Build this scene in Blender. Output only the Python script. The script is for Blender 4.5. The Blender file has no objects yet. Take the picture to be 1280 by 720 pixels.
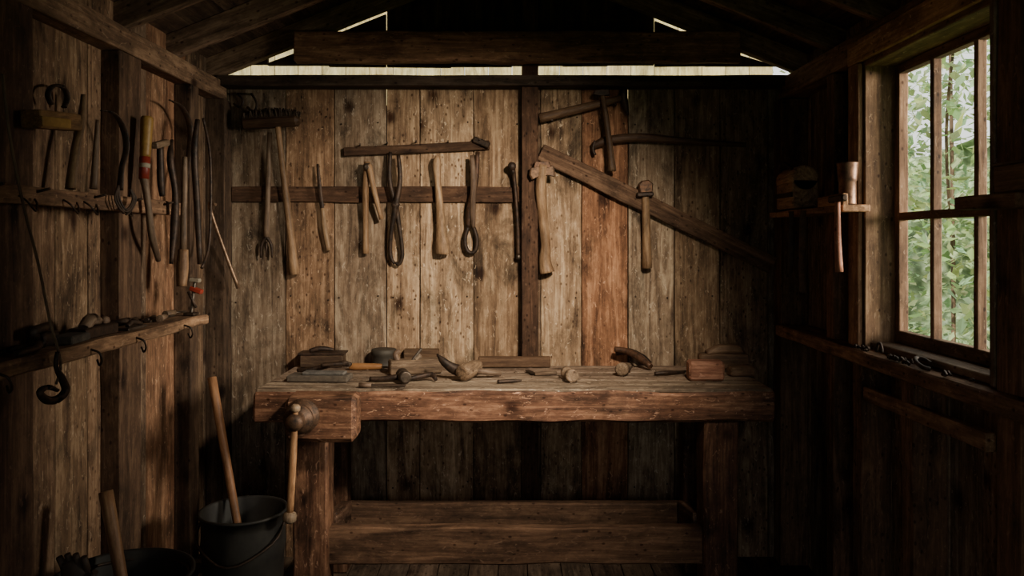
import bpy, math, random
from mathutils import Vector, Matrix, noise
R = random.Random(11)
V = Vector
# ---------------------------------------------------------------- metric survey
F, HZ, CX, CY = 977.0, 1.54, 640.0, 300.0      # focal, eye height; real planes give depth
YB = 3.80                                       # back wall face
ZT = 0.937                                      # bench top height
def at(u, v, Y): return V(((u-CX)*Y/F, Y, HZ+(CY-v)*Y/F))
def wp(u, v, d=0.03): return at(u, v, YB-d)
def sd(u, v, X):
    Y = F*X/(u-CX); return V((X, Y, HZ+(CY-v)*Y/F))
def bt(u, v, dz=0.0):
    Y = F*(HZ-ZT)/(v-CY); return V(((u-CX)*Y/F, Y, ZT+.0015+dz))

# ---------------------------------------------------------------- materials
def nd(nt, t, **k):
    n = nt.nodes.new(t)
    for a, b in k.items(): setattr(n, a, b)
    return n
def newmat(name):
    m = bpy.data.materials.new(name); m.use_nodes = True
    nt = m.node_tree; nt.nodes.clear()
    o = nd(nt, 'ShaderNodeOutputMaterial'); p = nd(nt, 'ShaderNodeBsdfPrincipled')
    nt.links.new(p.outputs[0], o.inputs[0])
    return m, nt, p
def ramp(nt, src, stops, interp='LINEAR'):
    r = nd(nt, 'ShaderNodeValToRGB'); r.color_ramp.interpolation = interp
    e = r.color_ramp.elements
    while len(e) < len(stops): e.new(0.5)
    for i, (p, c) in enumerate(stops):
        e[i].position = p; e[i].color = (c[0], c[1], c[2], 1) if not isinstance(c, (int, float)) else (c, c, c, 1)
    nt.links.new(src, r.inputs[0]); return r.outputs[0]
def vmul(nt, src, vec):
    n = nd(nt, 'ShaderNodeVectorMath', operation='MULTIPLY'); n.inputs[1].default_value = vec
    nt.links.new(src, n.inputs[0]); return n.outputs[0]
def noi(nt, src, scale=1, detail=5, rough=.6, dist=0):
    n = nd(nt, 'ShaderNodeTexNoise'); n.inputs['Scale'].default_value = scale
    n.inputs['Detail'].default_value = detail; n.inputs['Roughness'].default_value = rough
    n.inputs['Distortion'].default_value = dist; nt.links.new(src, n.inputs['Vector']); return n.outputs['Fac']
def mth(nt, op, a, b, clamp=False):
    n = nd(nt, 'ShaderNodeMath', operation=op, use_clamp=clamp)
    for i, x in enumerate((a, b)):
        if isinstance(x, (int, float)): n.inputs[i].default_value = x
        else: nt.links.new(x, n.inputs[i])
    return n.outputs[0]
def mulc(nt, a, b, fac=1.0, mode='MULTIPLY'):
    n = nd(nt, 'ShaderNodeMix', data_type='RGBA', blend_type=mode)
    n.inputs[0].default_value = fac if isinstance(fac, (int, float)) else 1
    if not isinstance(fac, (int, float)): nt.links.new(fac, n.inputs[0])
    for i, x in ((6, a), (7, b)):
        if isinstance(x, tuple): n.inputs[i].default_value = (*x, 1)
        else: nt.links.new(x, n.inputs[i])
    return n.outputs[2]
def wood(name, dark, mid, light, rough=.85, s=1.0, knots=True, fleck=.5, stain=.45, bump=.5, holes=True):
    m, nt, p = newmat(name)
    g = nd(nt, 'ShaderNodeAttribute', attribute_name='gc').outputs['Vector']
    t = nd(nt, 'ShaderNodeAttribute', attribute_name='tone').outputs['Color']
    n1 = noi(nt, vmul(nt, g, (17*s, 17*s, 1.6*s)), 1, 6, .62, 1.4)
    n2 = noi(nt, vmul(nt, g, (120*s, 120*s, 6*s)), 1, 3, .6, .3)
    n3 = noi(nt, vmul(nt, g, (6, 6, 2.6)), 1, 7, .72, .6)
    n4 = noi(nt, vmul(nt, g, (26, 26, 14)), 1, 5, .75, .5)
    val = mth(nt, 'ADD', mth(nt, 'ADD', mth(nt, 'MULTIPLY', n1, .50), mth(nt, 'MULTIPLY', n2, .22)), mth(nt, 'MULTIPLY', n4, .28))
    c = ramp(nt, val, [(.37, dark), (.5, mid), (.61, light)])
    c = mulc(nt, c, ramp(nt, n3, [(.34, stain), (.50, 1.0), (.70, 1.25)]))
    if knots:
        vo = nd(nt, 'ShaderNodeTexVoronoi'); vo.inputs['Scale'].default_value = 1
        nt.links.new(vmul(nt, g, (6.0, 6.0, 4.4)), vo.inputs['Vector'])
        sx = nd(nt, 'ShaderNodeSeparateColor'); nt.links.new(vo.outputs['Color'], sx.inputs[0])
        sel = mth(nt, 'GREATER_THAN', sx.outputs[0], .38)
        dd = mth(nt, 'ADD', vo.outputs['Distance'], mth(nt, 'MULTIPLY', mth(nt, 'SUBTRACT', n1, .5), .22))
        km = mth(nt, 'MULTIPLY', sel, ramp(nt, dd, [(.06, 1.), (.12, .75), (.17, .35), (.26, 0.)]))
        c = mulc(nt, c, (.16, .10, .07), km)
    if holes:
        v2 = nd(nt, 'ShaderNodeTexVoronoi'); v2.inputs['Scale'].default_value = 1
        nt.links.new(vmul(nt, g, (42, 42, 27)), v2.inputs['Vector'])
        s2 = nd(nt, 'ShaderNodeSeparateColor'); nt.links.new(v2.outputs['Color'], s2.inputs[0])
        hm = mth(nt, 'MULTIPLY', mth(nt, 'GREATER_THAN', s2.outputs[1], .60), ramp(nt, v2.outputs['Distance'], [(.12, 1.), (.26, 0.)]))
        c = mulc(nt, c, (.2, .13, .09), mth(nt, 'MULTIPLY', hm, .85))
    if fleck > 0:
        nf = noi(nt, vmul(nt, g, (60, 60, 26)), 1, 4, .7, 1.0)
        fm = mth(nt, 'MULTIPLY', ramp(nt, nf, [(.60, 0.), (.68, 1.)]), fleck)
        c = mulc(nt, c, (min(1, light[0]*1.6), min(1, light[1]*1.75), min(1, light[2]*1.95)), fm, 'MIX')
    c = mulc(nt, c, t)
    nt.links.new(c, p.inputs['Base Color'])
    p.inputs['Roughness'].default_value = rough
    p.inputs['Specular IOR Level'].default_value = .25
    b = nd(nt, 'ShaderNodeBump'); b.inputs['Strength'].default_value = bump; b.inputs['Distance'].default_value = .004
    nt.links.new(mth(nt, 'ADD', val, mth(nt, 'MULTIPLY', n3, .5)), b.inputs['Height'])
    nt.links.new(b.outputs[0], p.inputs['Normal'])
    return m
def plain(name, c1, c2, rough=.6, metal=0., scale=30, bump=.2, spec=.4):
    m, nt, p = newmat(name)
    g = nd(nt, 'ShaderNodeAttribute', attribute_name='gc').outputs['Vector']
    t = nd(nt, 'ShaderNodeAttribute', attribute_name='tone').outputs['Color']
    n = noi(nt, g, scale, 6, .7, .3)
    c = mulc(nt, ramp(nt, n, [(.35, c1), (.65, c2)]), t)
    nt.links.new(c, p.inputs['Base Color'])
    p.inputs['Roughness'].default_value = rough; p.inputs['Metallic'].default_value = metal
    p.inputs['Specular IOR Level'].default_value = spec
    b = nd(nt, 'ShaderNodeBump'); b.inputs['Strength'].default_value = bump; b.inputs['Distance'].default_value = .003
    nt.links.new(n, b.inputs['Height']); nt.links.new(b.outputs[0], p.inputs['Normal'])
    return m
W_WALL = wood('weathered_board', (.066, .040, .026), (.25, .168, .108), (.48, .36, .248), fleck=.55, stain=.30)
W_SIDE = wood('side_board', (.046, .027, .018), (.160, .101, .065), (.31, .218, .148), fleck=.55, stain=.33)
W_BEAM = wood('old_beam', (.030, .019, .013), (.088, .056, .037), (.172, .115, .077), fleck=.35)
W_ROOF = wood('roof_wood', (.030, .018, .012), (.085, .052, .034), (.16, .102, .067), fleck=.15)
W_BENCH = wood('bench_wood', (.032, .016, .010), (.122, .062, .038), (.28, .162, .102), rough=.6, fleck=.85, stain=.28, bump=1.0)
W_TOP = wood('bench_top_wood', (.06, .038, .025), (.20, .135, .090), (.38, .28, .195), rough=.7, fleck=.7, stain=.4)
W_HAND = wood('handle_wood', (.13, .078, .044), (.28, .185, .112), (.42, .30, .19), rough=.55, s=2.2, knots=False, fleck=.15, stain=.45, bump=.2, holes=False)
W_OLDH = wood('dark_handle_wood', (.05, .03, .019), (.120, .075, .048), (.20, .137, .09), rough=.6, s=2.2, knots=False, fleck=.15, stain=.5, bump=.2, holes=False)
W_BLOCK = wood('block_wood', (.08, .053, .035), (.21, .148, .100), (.36, .27, .19), rough=.7, s=1.8, knots=False, fleck=.3)
W_RED = wood('red_wood', (.10, .042, .026), (.23, .11, .07), (.36, .20, .135), rough=.65, s=1.8, knots=False, fleck=.35)
W_WIN = wood('window_wood', (.065, .040, .026), (.17, .112, .073), (.32, .232, .16), rough=.75, fleck=.5, knots=False)
W_PALE = wood('backdrop_board', (.24, .18, .07), (.38, .31, .15), (.50, .42, .23), fleck=.2, knots=False, holes=False)  # yellow boards for the added backdrop behind the gable gap
IRON = plain('rusty_iron', (.014, .010, .008), (.066, .038, .024), .55, .45, 40)
STEEL = plain('worn_steel', (.040, .030, .023), (.13, .100, .078), .45, .7, 30)
ZINC = plain('dull_zinc', (.012, .010, .009), (.028, .024, .019), .65, .2, 9)
LEATH = plain('old_leather', (.02, .012, .008), (.06, .035, .022), .7, 0, 30)
STONE = plain('whetstone_grey', (.05, .042, .036), (.13, .11, .09), .9, 0, 40)
REDP = plain('red_paint', (.30, .03, .015), (.50, .06, .03), .5, 0, 30)
YELP = plain('yellow_paint', (.42, .26, .07), (.62, .42, .14), .5, 0, 30)
ORAN = plain('varnished_orange', (.40, .17, .06), (.55, .27, .10), .4, 0, 20)
WHITE = plain('paper_label', (.4, .36, .28), (.6, .55, .45), .8, 0, 20)
BRIS = plain('bristle', (.02, .013, .008), (.06, .036, .02), .9, 0, 120)

# ---------------------------------------------------------------- mesh builder
def tn(a, b=None):
    if b is None: b = a
    k = R.uniform(a, b); return (k*R.uniform(.97, 1.04), k, k*R.uniform(.95, 1.03))
class B:
    def __init__(s, name): s.name = name; s.v = []; s.f = []; s.g = []; s.t = []; s.mi = []; s.sm = []; s.mats = []
    def _m(s, m):
        if m not in s.mats: s.mats.append(m)
        return s.mats.index(m)
    def add(s, vs, fs, gs, mat, tone=(1, 1, 1), smooth=False):
        o = len(s.v); s.v += [V(x) for x in vs]; s.g += gs
        s.t += [tone]*len(vs); i = s._m(mat)
        for f in fs: s.f.append([o+k for k in f]); s.mi.append(i); s.sm.append(smooth)
    def beam(s, a, b, w, h, mat, up=(0, 0, 1), ch=.003, n=1, wob=0., tone=None, taper=1.0):
        a = V(a); b = V(b); d = b-a; L = d.length; d.normalize(); up = V(up)
        x = d.cross(up).normalized(); y = x.cross(d).normalized()
        ch = min(ch, w*.3, h*.3, L*.3)
        hw, hh = w/2, h/2
        prof = [(-hw+ch, -hh), (hw-ch, -hh), (hw, -hh+ch), (hw, hh-ch), (hw-ch, hh), (-hw+ch, hh), (-hw, hh-ch), (-hw, -hh+ch)]
        st = [0, ch]+[ch+(L-2*ch)*i/n for i in range(1, n)]+[L-ch, L]
        off = V((R.uniform(-50, 50), R.uniform(-50, 50), R.uniform(-50, 50)))
        vs = []; gs = []
        for k, z in enumerate(st):
            e = k in (0, len(st)-1); tp = 1+(taper-1)*z/L
            for i, (px, py) in enumerate(prof):
                qx, qy = px*tp, py*tp
                if e: qx *= (hw-ch)/hw; qy *= (hh-ch)/hh
                if wob:
                    q = V((px*9, py*9, z*5))+off
                    qx += wob*noise.noise(q)*1.6; qy += wob*noise.noise(q+V((9, 9, 9)))*1.6
                vs.append(a+d*z+x*qx+y*qy); gs.append(V((qx, qy, z))+off)
        fs = []; m = len(st)
        for k in range(m-1):
            for i in range(8):
                j = (i+1) % 8; fs.append([k*8+i, k*8+j, (k+1)*8+j, (k+1)*8+i])
        fs.append([7-i for i in range(8)]); fs.append([(m-1)*8+i for i in range(8)])
        s.add(vs, fs, gs, mat, tone or tn(.85, 1.15))
    def block(s, c, size, mat, rz=0., tilt=0., **k):
        c = V(c); sx, sy, sz = size
        M = Matrix.Rotation(rz, 3, 'Z') @ Matrix.Rotation(tilt, 3, 'Y')
        if sz >= sx and sz >= sy:
            d = M @ V((0, 0, sz/2)); s.beam(c-d, c+d, sy, sx, mat, up=M @ V((1, 0, 0)), **k)
        elif sx >= sy:
            d = M @ V((sx/2, 0, 0)); s.beam(c-d, c+d, sy, sz, mat, up=M @ V((0, 0, 1)), **k)
        else:
            d = M @ V((0, sy/2, 0)); s.beam(c-d, c+d, sx, sz, mat, up=M @ V((0, 0, 1)), **k)
    def tube(s, pts, rad, mat, seg=10, tone=None, flat=(1, 1), up=(0, -1, 0), sub=4, closed=False):
        pts = [V(p) for p in pts]
        if isinstance(rad, (int, float)): rad = [rad]*len(pts)
        P = []; Q = []
        n = len(pts)
        if sub > 1 and n > 2:
            rng = range(n) if closed else range(n-1)
            for i in rng:
                p0 = pts[(i-1) % n] if (closed or i > 0) else pts[0]; p1 = pts[i]; p2 = pts[(i+1) % n]
                p3 = pts[(i+2) % n] if (closed or i+2 < n) else pts[-1]
                r1 = rad[i]; r2 = rad[(i+1) % n]
                for k in range(sub):
                    t = k/sub
                    P.append(.5*((2*p1)+(-p0+p2)*t+(2*p0-5*p1+4*p2-p3)*t*t+(-p0+3*p1-3*p2+p3)*t**3)); Q.append(r1+(r2-r1)*(3*t*t-2*t**3))
            if not closed: P.append(pts[-1]); Q.append(rad[-1])
        else: P = pts; Q = rad
        m = len(P); off = V((R.uniform(-50, 50), R.uniform(-50, 50), R.uniform(-50, 50)))
        vs = []; gs = []; L = 0; upv = V(up)
        for k in range(m):
            if closed: d = P[(k+1) % m]-P[k-1]
            else: d = P[min(k+1, m-1)]-P[max(k-1, 0)]
            d.normalize()
            x = d.cross(upv)
            if x.length < 1e-3: x = d.cross(V((.3, .2, .9)))
            x.normalize(); y = x.cross(d).normalized()
            if k: L += (P[k]-P[k-1]).length
            for i in range(seg):
                an = 2*math.pi*i/seg; cx, cy = math.cos(an)*Q[k]*flat[0], math.sin(an)*Q[k]*flat[1]
                vs.append(P[k]+x*cx+y*cy); gs.append(V((cx, cy, L))+off)
        fs = []
        for k in range(m if closed else m-1):
            k2 = (k+1) % m
            for i in range(seg):
                j = (i+1) % seg; fs.append([k*seg+i, k*seg+j, k2*seg+j, k2*seg+i])
        s.add(vs, fs, gs, mat, tone or tn(.85, 1.15), True)
        if not closed:
            o = len(s.v)-m*seg; i = s._m(mat)
            s.f.append([o+seg-1-q for q in range(seg)]); s.mi.append(i); s.sm.append(False)
            s.f.append([o+(m-1)*seg+q for q in range(seg)]); s.mi.append(i); s.sm.append(False)
    def lathe(s, prof, c, axis, mat, seg=24, tone=None, smooth=True, sq=(1, 1)):
        c = V(c); ax = V(axis).normalized()
        x = ax.cross(V((0, 0, 1)) if abs(ax.z) < .9 else V((1, 0, 0))).normalized(); y = ax.cross(x)
        off = V((R.uniform(-50, 50), R.uniform(-50, 50), R.uniform(-50, 50)))
        vs = []; gs = []
        for (r, z) in prof:
            for i in range(seg):
                a = 2*math.pi*i/seg; p, q = math.cos(a)*r*sq[0], math.sin(a)*r*sq[1]
                vs.append(c+ax*z+x*p+y*q); gs.append(V((p, q, z))+off)
        fs = []; m = len(prof)
        for k in range(m-1):
            for i in range(seg):
                j = (i+1) % seg; fs.append([k*seg+i, k*seg+j, (k+1)*seg+j, (k+1)*seg+i])
        fs.append([seg-1-i for i in range(seg)]); fs.append([(m-1)*seg+i for i in range(seg)])
        s.add(vs, fs, gs, mat, tone or tn(.9, 1.1), False)
        if smooth:
            for q in range(len(s.sm)-len(fs), len(s.sm)-2): s.sm[q] = True
    def poly(s, out, th, o, x, y, mat, tone=None, ch=.0):
        """extruded outline; o origin, x,y unit axes"""
        o = V(o); x = V(x).normalized(); y = V(y).normalized(); z = x.cross(y).normalized()
        n = len(out); off = V((R.uniform(-50, 50), R.uniform(-50, 50), R.uniform(-50, 50)))
        vs = []; gs = []
        cx = sum(p[0] for p in out)/n; cy = sum(p[1] for p in out)/n
        layers = [(-th/2, 1-ch), (-th/2*(1-2*ch), 1), (th/2*(1-2*ch), 1), (th/2, 1-ch)] if ch else [(-th/2, 1), (th/2, 1)]
        for (h, k) in layers:
            for (p, q) in out:
                pp = cx+(p-cx)*k; qq = cy+(q-cy)*k
                vs.append(o+x*pp+y*qq+z*h); gs.append(V((pp, h, qq))+off)
        fs = [[n-1-i for i in range(n)], [(len(layers)-1)*n+i for i in range(n)]]
        for l in range(len(layers)-1):
            for i in range(n):
                j = (i+1) % n; fs.append([l*n+i, l*n+j, (l+1)*n+j, (l+1)*n+i])
        s.add(vs, fs, gs, mat, tone or tn(.9, 1.1))
    def done(s):
        lo = V([min(p[i] for p in s.v) for i in range(3)]); hi = V([max(p[i] for p in s.v) for i in range(3)])
        c = (lo+hi)/2
        me = bpy.data.meshes.new(s.name); me.from_pydata([p-c for p in s.v], [], s.f)
        for m in s.mats: me.materials.append(m)
        me.polygons.foreach_set('material_index', s.mi); me.polygons.foreach_set('use_smooth', s.sm)
        a = me.attributes.new('gc', 'FLOAT_VECTOR', 'POINT'); a.data.foreach_set('vector', [q for p in s.g for q in p])
        a = me.attributes.new('tone', 'FLOAT_COLOR', 'POINT'); a.data.foreach_set('color', [q for p in s.t for q in (p[0], p[1], p[2], 1)])
        me.update()
        ob = bpy.data.objects.new(s.name, me); ob.location = c
        bpy.context.scene.collection.objects.link(ob); return ob

# ================================================================ ROOM SHELL
XL, XR = -1.45, 1.40          # face of side boards
YF = -0.8
# back wall -------------------------------------------------------
b = B('wall_back')
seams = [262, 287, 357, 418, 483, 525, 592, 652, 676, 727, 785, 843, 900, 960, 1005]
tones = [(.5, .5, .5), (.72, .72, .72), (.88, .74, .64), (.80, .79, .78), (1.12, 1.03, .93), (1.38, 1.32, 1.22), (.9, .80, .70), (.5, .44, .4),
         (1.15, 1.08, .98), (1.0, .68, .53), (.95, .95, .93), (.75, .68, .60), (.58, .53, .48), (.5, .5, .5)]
for i in range(len(seams)-1):
    x0, x1 = (seams[i]-640)/257, (seams[i+1]-640)/257
    gap = .0035 if i not in (2, 4, 10) else .005
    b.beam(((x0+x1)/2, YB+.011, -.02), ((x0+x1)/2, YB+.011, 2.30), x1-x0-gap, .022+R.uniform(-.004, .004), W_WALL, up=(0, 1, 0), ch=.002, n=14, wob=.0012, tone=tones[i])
    for zz in (.35, 1.25, 2.12):
        for xx in (x0+.03, x1-.03):
            if x1-x0 > .15 and R.random() < .8:
                b.lathe([(.004, 0), (.0045, .003), (.001, .004)], (xx+R.uniform(-.01, .01), YB-.001, zz+R.uniform(-.02, .02)), (0, -1, 0), IRON, seg=6)
for x0, x1, zt in [(262, 350, 2.3), (350, 362, 2.21), (362, 476, 2.3), (476, 489, 2.2), (489, 779, 2.3), (779, 791, 2.22), (791, 1010, 2.3)]:
    a0, a1 = (x0-640)/257, (x1-640)/257
    b.beam(((a0+a1)/2, YB+.04, -.05), ((a0+a1)/2, YB+.04, zt), a1-a0, .02, W_BEAM, up=(0, 1, 0), ch=.0, tone=(.5, .5, .5))
def roofz(x): return 2.30+.40*(1.45-abs(x))
gx = [-1.62, -1.2, -.9, -.617, -.3, 0, .25, .47, .70, .95, 1.25, 1.62]
for i in range(len(gx)-1):
    g0 = .003 if gx[i] in (-.617, .70) else 0; g1 = .003 if gx[i+1] in (-.617, .70) else 0
    x0, x1 = gx[i]+g0, gx[i+1]-g1; xm = abs((x0+x1)/2)
    top = .10 if xm < .60 or xm > 1.25 else (.018 if xm < .9 else 0)
    z0 = 2.396+R.uniform(-.005, .006)
    pts = [(x0, z0), (x1, z0+R.uniform(-.004, .004)), (x1, max(2.41, roofz(x1)+top)), (x0, max(2.41, roofz(x0)+top))]
    if x0 < 0 < x1: pts.insert(3, (0, roofz(0)+top))
    b.poly(pts, .02, (0, YB+.05, 0), (1, 0, 0), (0, 0, 1), W_ROOF, tone=(.7, .7, .7))
b.done()
# left wall ---------------------------------------------------------
b = B('wall_left'); y = 3.84; k = 0
wl = [.17, .19, .2, .18, .21, .22, .19, .2, .23, .2, .21, .19, .2, .22, .2, .21, .2, .2, .22, .2, .2, .2, .2, .2]
tl = [(.6, .58, .55), (.75, .68, .6), (1.15, .85, .68), (1.02, .80, .66), (.8, .77, .74), (1.1, .98, .86), (1.0, .92, .8), (.75, .66, .58)]
while y > YF:
    w = wl[k]; b.beam((XL-.011, y-w/2, -.02), (XL-.011, y-w/2, 2.42), w-.004, .022+R.uniform(-.004, .004), W_SIDE, up=(1, 0, 0), ch=.002, n=14, wob=.0012, tone=tl[k % 8]); y -= w; k += 1
b.beam((XL-.04, 1.5, -.05), (XL-.04, 1.5, 2.46), 4.8, .02, W_BEAM, up=(1, 0, 0), ch=0, tone=(.4, .4, .4)); b.done()
# right wall (window opening) ----------------------------------------
WY0, WY1, WZ0, WZ1 = 2.09, 2.88, 1.144, 2.19
b = B('wall_right')
edges = [3.84, 3.66, 3.47, 3.29, 3.08, 2.88, 2.70, 2.50, 2.32, 2.09, 1.92, 1.72, 1.5, 1.3, 1.1, .9, .7, .5, .3, .1, -.1, -.3, -.5, -.8]
for i in range(len(edges)-1):
    y1, y0 = edges[i], edges[i+1]; ym = (y0+y1)/2; w = y1-y0-.004
    spans = [(-.02, 2.42)] if not (WY0 < ym < WY1) else [(-.02, WZ0), (WZ1, 2.42)]
    tt = tn(.9, 1.4)
    for z0, z1 in spans:
        b.beam((XR+.011, ym, z0), (XR+.011, ym, z1), w, .022+R.uniform(-.004, .004), W_SIDE, up=(1, 0, 0), ch=.002, n=6, wob=.0006, tone=tt)
for (ya, yb, za, zb) in [(WY1, 3.9, -.05, 2.46), (YF, WY0, -.05, 2.46), (WY0, WY1, -.05, WZ0), (WY0, WY1, WZ1, 2.46)]:
    b.beam((XR+.04, (ya+yb)/2, za), (XR+.04, (ya+yb)/2, zb), yb-ya, .02, W_BEAM, up=(1, 0, 0), ch=0, tone=(.4, .4, .4))
b.done()
# front wall with open doorway behind the viewer -----------------------
b = B('wall_front')
for (x0, x1, z0, z1) in [(-1.6, -.55, -.05, 2.3), (.55, 1.6, -.05, 2.3), (-.55, .55, 2.0, 2.3)]:
    n = max(1, round((x1-x0)/.2))
    for i in range(n):
        xa = x0+(x1-x0)*i/n; xb = x0+(x1-x0)*(i+1)/n
        b.beam(((xa+xb)/2, YF-.02, z0), ((xa+xb)/2, YF-.02, z1), xb-xa-.001, .03, W_SIDE, up=(0, 1, 0))
b.poly([(-1.6, 2.3), (1.6, 2.3), (0, 2.98)], .03, (0, YF-.02, 0), (1, 0, 0), (0, 0, 1), W_ROOF); b.done()
# floor ------------------------------------------------------------------
b = B('floor'); x = -1.5
while x < 1.45:
    w = R.uniform(.13, .16); b.beam((x+w/2, YF, -.02), (x+w/2, 3.86, -.02), w-.004, .04, W_BEAM, ch=.002, n=12, wob=.0008, tone=tn(.65, .95)); x += w
b.beam((0, YF, -.06), (0, 3.88, -.06), 3.1, .03, W_BEAM, ch=0, tone=(.4, .4, .4)); b.done()
# ceiling (roof decking) ----------------------------------------------------
b = B('ceiling')
for sg in (-1, 1):
    dx = V((sg*1.0, 0, -.40)).normalized(); up = V((sg*.40, 0, 1)).normalized()
    top = V((0, 0, roofz(0)+.115)); s_ = 0.0
    while s_ < 1.74:
        w = R.uniform(.13, .17); c = top+dx*(s_+w/2)
        b.beam(c+V((0, YF-.1, 0)), c+V((0, 3.97, 0)), w-.002, .02, W_ROOF, up=up, ch=.001, tone=tn(.6, 1.1)); s_ += w
    c = top+dx*.87+up*.018
    b.beam(c+V((0, YF-.15, 0)), c+V((0, 4.0, 0)), 1.78, .015, W_ROOF, up=up, ch=0, tone=(.4, .4, .4))
b.done()
# rafters ----------------------------------------------------------------------
for yr in [3.73, 3.30, 2.86, 2.42, 1.95, 1.45, .95, .4, -.2]:
    b = B('roof_rafter')
    for sg in (-1, 1):
        a = V((sg*1.50, yr, roofz(1.50)+.05)); c = V((sg*.02, yr, roofz(.02)+.05))
        b.beam(a, c, .045, .10, W_ROOF, up=(0, 0, 1), n=8, wob=.002, tone=tn(1.9, 2.6))
    b.done()
b = B('ridge_beam'); b.beam((0, YF, roofz(0)-.02), (0, 3.86, roofz(0)-.02), .035, .14, W_ROOF, n=8, wob=.002); b.done()
b = B('trim_1'); b.beam((-1.415, YF, 2.255), (-1.415, 3.78, 2.255), .075, .09, W_BEAM, n=14, wob=.003, tone=(1.6, 1.45, 1.3)); b.done()
b = B('trim_2'); b.beam((1.345, YF, 2.265), (1.345, 3.78, 2.265), .11, .10, W_BEAM, n=14, wob=.003, tone=(1.6, 1.4, 1.2)); b.done()
b = B('trim_3'); b.beam((-1.40, 3.745, 2.296), (1.36, 3.745, 2.296), .10, .05, W_BEAM, n=14, wob=.002, tone=(.5, .5, .5)); b.done()
b = B('trim_4'); b.beam((-1.25, 3.90, 2.33), (1.25, 3.90, 2.335), .03, .05, W_HAND, n=14, wob=.003, tone=(.8, .7, .5)); b.done()
b = B('collar_beam'); b.beam((-1.02, 3.675, 2.445), (1.07, 3.675, 2.445), .055, .146, W_BEAM, n=30, wob=.006, ch=.006, tone=(2.3, 1.85, 1.5)); b.done()
b = B('wall_post')
b.beam((.086, 3.765, 0), (.086, 3.765, 2.90), .078, .07, W_BEAM, up=(0, 1, 0), n=12, wob=.002, tone=(.75, .58, .49)); b.done()
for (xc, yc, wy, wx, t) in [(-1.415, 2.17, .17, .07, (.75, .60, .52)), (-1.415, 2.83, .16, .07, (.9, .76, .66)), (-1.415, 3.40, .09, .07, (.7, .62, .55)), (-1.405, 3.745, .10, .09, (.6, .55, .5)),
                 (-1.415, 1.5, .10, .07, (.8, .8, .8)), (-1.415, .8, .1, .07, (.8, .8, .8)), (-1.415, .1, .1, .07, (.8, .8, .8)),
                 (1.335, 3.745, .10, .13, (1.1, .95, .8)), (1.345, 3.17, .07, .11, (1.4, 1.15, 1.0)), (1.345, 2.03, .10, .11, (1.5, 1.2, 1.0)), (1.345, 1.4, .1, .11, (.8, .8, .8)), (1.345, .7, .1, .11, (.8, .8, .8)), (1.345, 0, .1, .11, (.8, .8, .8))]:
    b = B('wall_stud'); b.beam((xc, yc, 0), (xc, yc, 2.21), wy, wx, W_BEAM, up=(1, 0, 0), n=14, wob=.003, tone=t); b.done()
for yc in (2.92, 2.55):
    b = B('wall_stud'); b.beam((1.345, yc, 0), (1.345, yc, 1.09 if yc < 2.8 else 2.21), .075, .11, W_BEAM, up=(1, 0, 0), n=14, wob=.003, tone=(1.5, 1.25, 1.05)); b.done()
b = B('wall_brace'); b.beam(wp(676, 190, .035), wp(966, 332, .035), .03, .085, W_BEAM, up=(0, 0, 1), n=14, wob=.003, tone=(1.2, 1.02, .9)); b.done()
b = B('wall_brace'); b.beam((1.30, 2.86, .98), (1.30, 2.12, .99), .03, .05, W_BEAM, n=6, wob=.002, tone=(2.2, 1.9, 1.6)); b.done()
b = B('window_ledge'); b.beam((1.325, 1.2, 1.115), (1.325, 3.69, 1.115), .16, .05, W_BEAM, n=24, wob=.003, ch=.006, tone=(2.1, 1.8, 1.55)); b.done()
# window ------------------------------------------------------------------------
b = B('window_1'); gxp = 1.415
def wb(a, c, w, h, tone=(1, 1, 1), up=(1, 0, 0)): b.beam(a, c, w, h, W_WIN, up=up, n=10, wob=.0012, ch=.003, tone=tone)
wb((1.365, WY1-.012, WZ0), (1.365, WY1-.012, WZ1), .024, .15, (.9, .75, .6))
wb((1.365, WY0+.012, WZ0), (1.365, WY0+.012, WZ1), .024, .15)
b.beam((1.365, WY0, WZ1-.0), (1.365, WY1, WZ1-.0), .15, .03, W_WIN, up=(0, 0, 1), n=8, wob=.001, tone=(1.1, .95, .8))
b.beam((1.375, WY0, WZ0+.012), (1.375, WY1, WZ0+.012), .13, .024, W_WIN, up=(0, 0, 1), n=8, wob=.001, tone=(.75, .7, .65))
b.beam((1.278, WY1+.03, WZ0+.004), (1.278, WY1+.03, WZ1+.0), .085, .018, W_WIN, up=(1, 0, 0), n=8, wob=.001, tone=(1.3, 1.0, .8))
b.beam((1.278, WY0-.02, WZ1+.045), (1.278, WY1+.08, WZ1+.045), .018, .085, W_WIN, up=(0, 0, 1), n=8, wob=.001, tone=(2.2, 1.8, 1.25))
y0, y1, z0, z1 = WY0+.024, WY1-.024, WZ0+.024, WZ1-.015
wb((gxp, y0+.02, z0), (gxp, y0+.02, z1), .04, .035, (.8, .62, .5)); wb((gxp, y1-.016, z0), (gxp, y1-.016, z1), .032, .035, (1.0, .8, .68))
wb((gxp, y0, z1-.016), (gxp, y1, z1-.016), .032, .035, (.8, .66, .55)); wb((gxp, y0, z0+.022), (gxp, y1, z0+.022), .044, .035, (.7, .6, .5))
for f_ in (1/3, 2/3):
    ym = y0+(y1-y0)*f_; wb((gxp, ym, z0), (gxp, ym, z1), .022, .03, (1.0, .8, .68))
wb((gxp, y0, 1.625), (gxp, y1, 1.625), .028, .034, (.9, .7, .58))
gm = bpy.data.materials.new('window_glass'); gm.use_nodes = True; nt = gm.node_tree; nt.nodes.clear()
o = nd(nt, 'ShaderNodeOutputMaterial'); mx = nd(nt, 'ShaderNodeMixShader'); tr = nd(nt, 'ShaderNodeBsdfTransparent'); gl = nd(nt, 'ShaderNodeBsdfGlossy')
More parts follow.
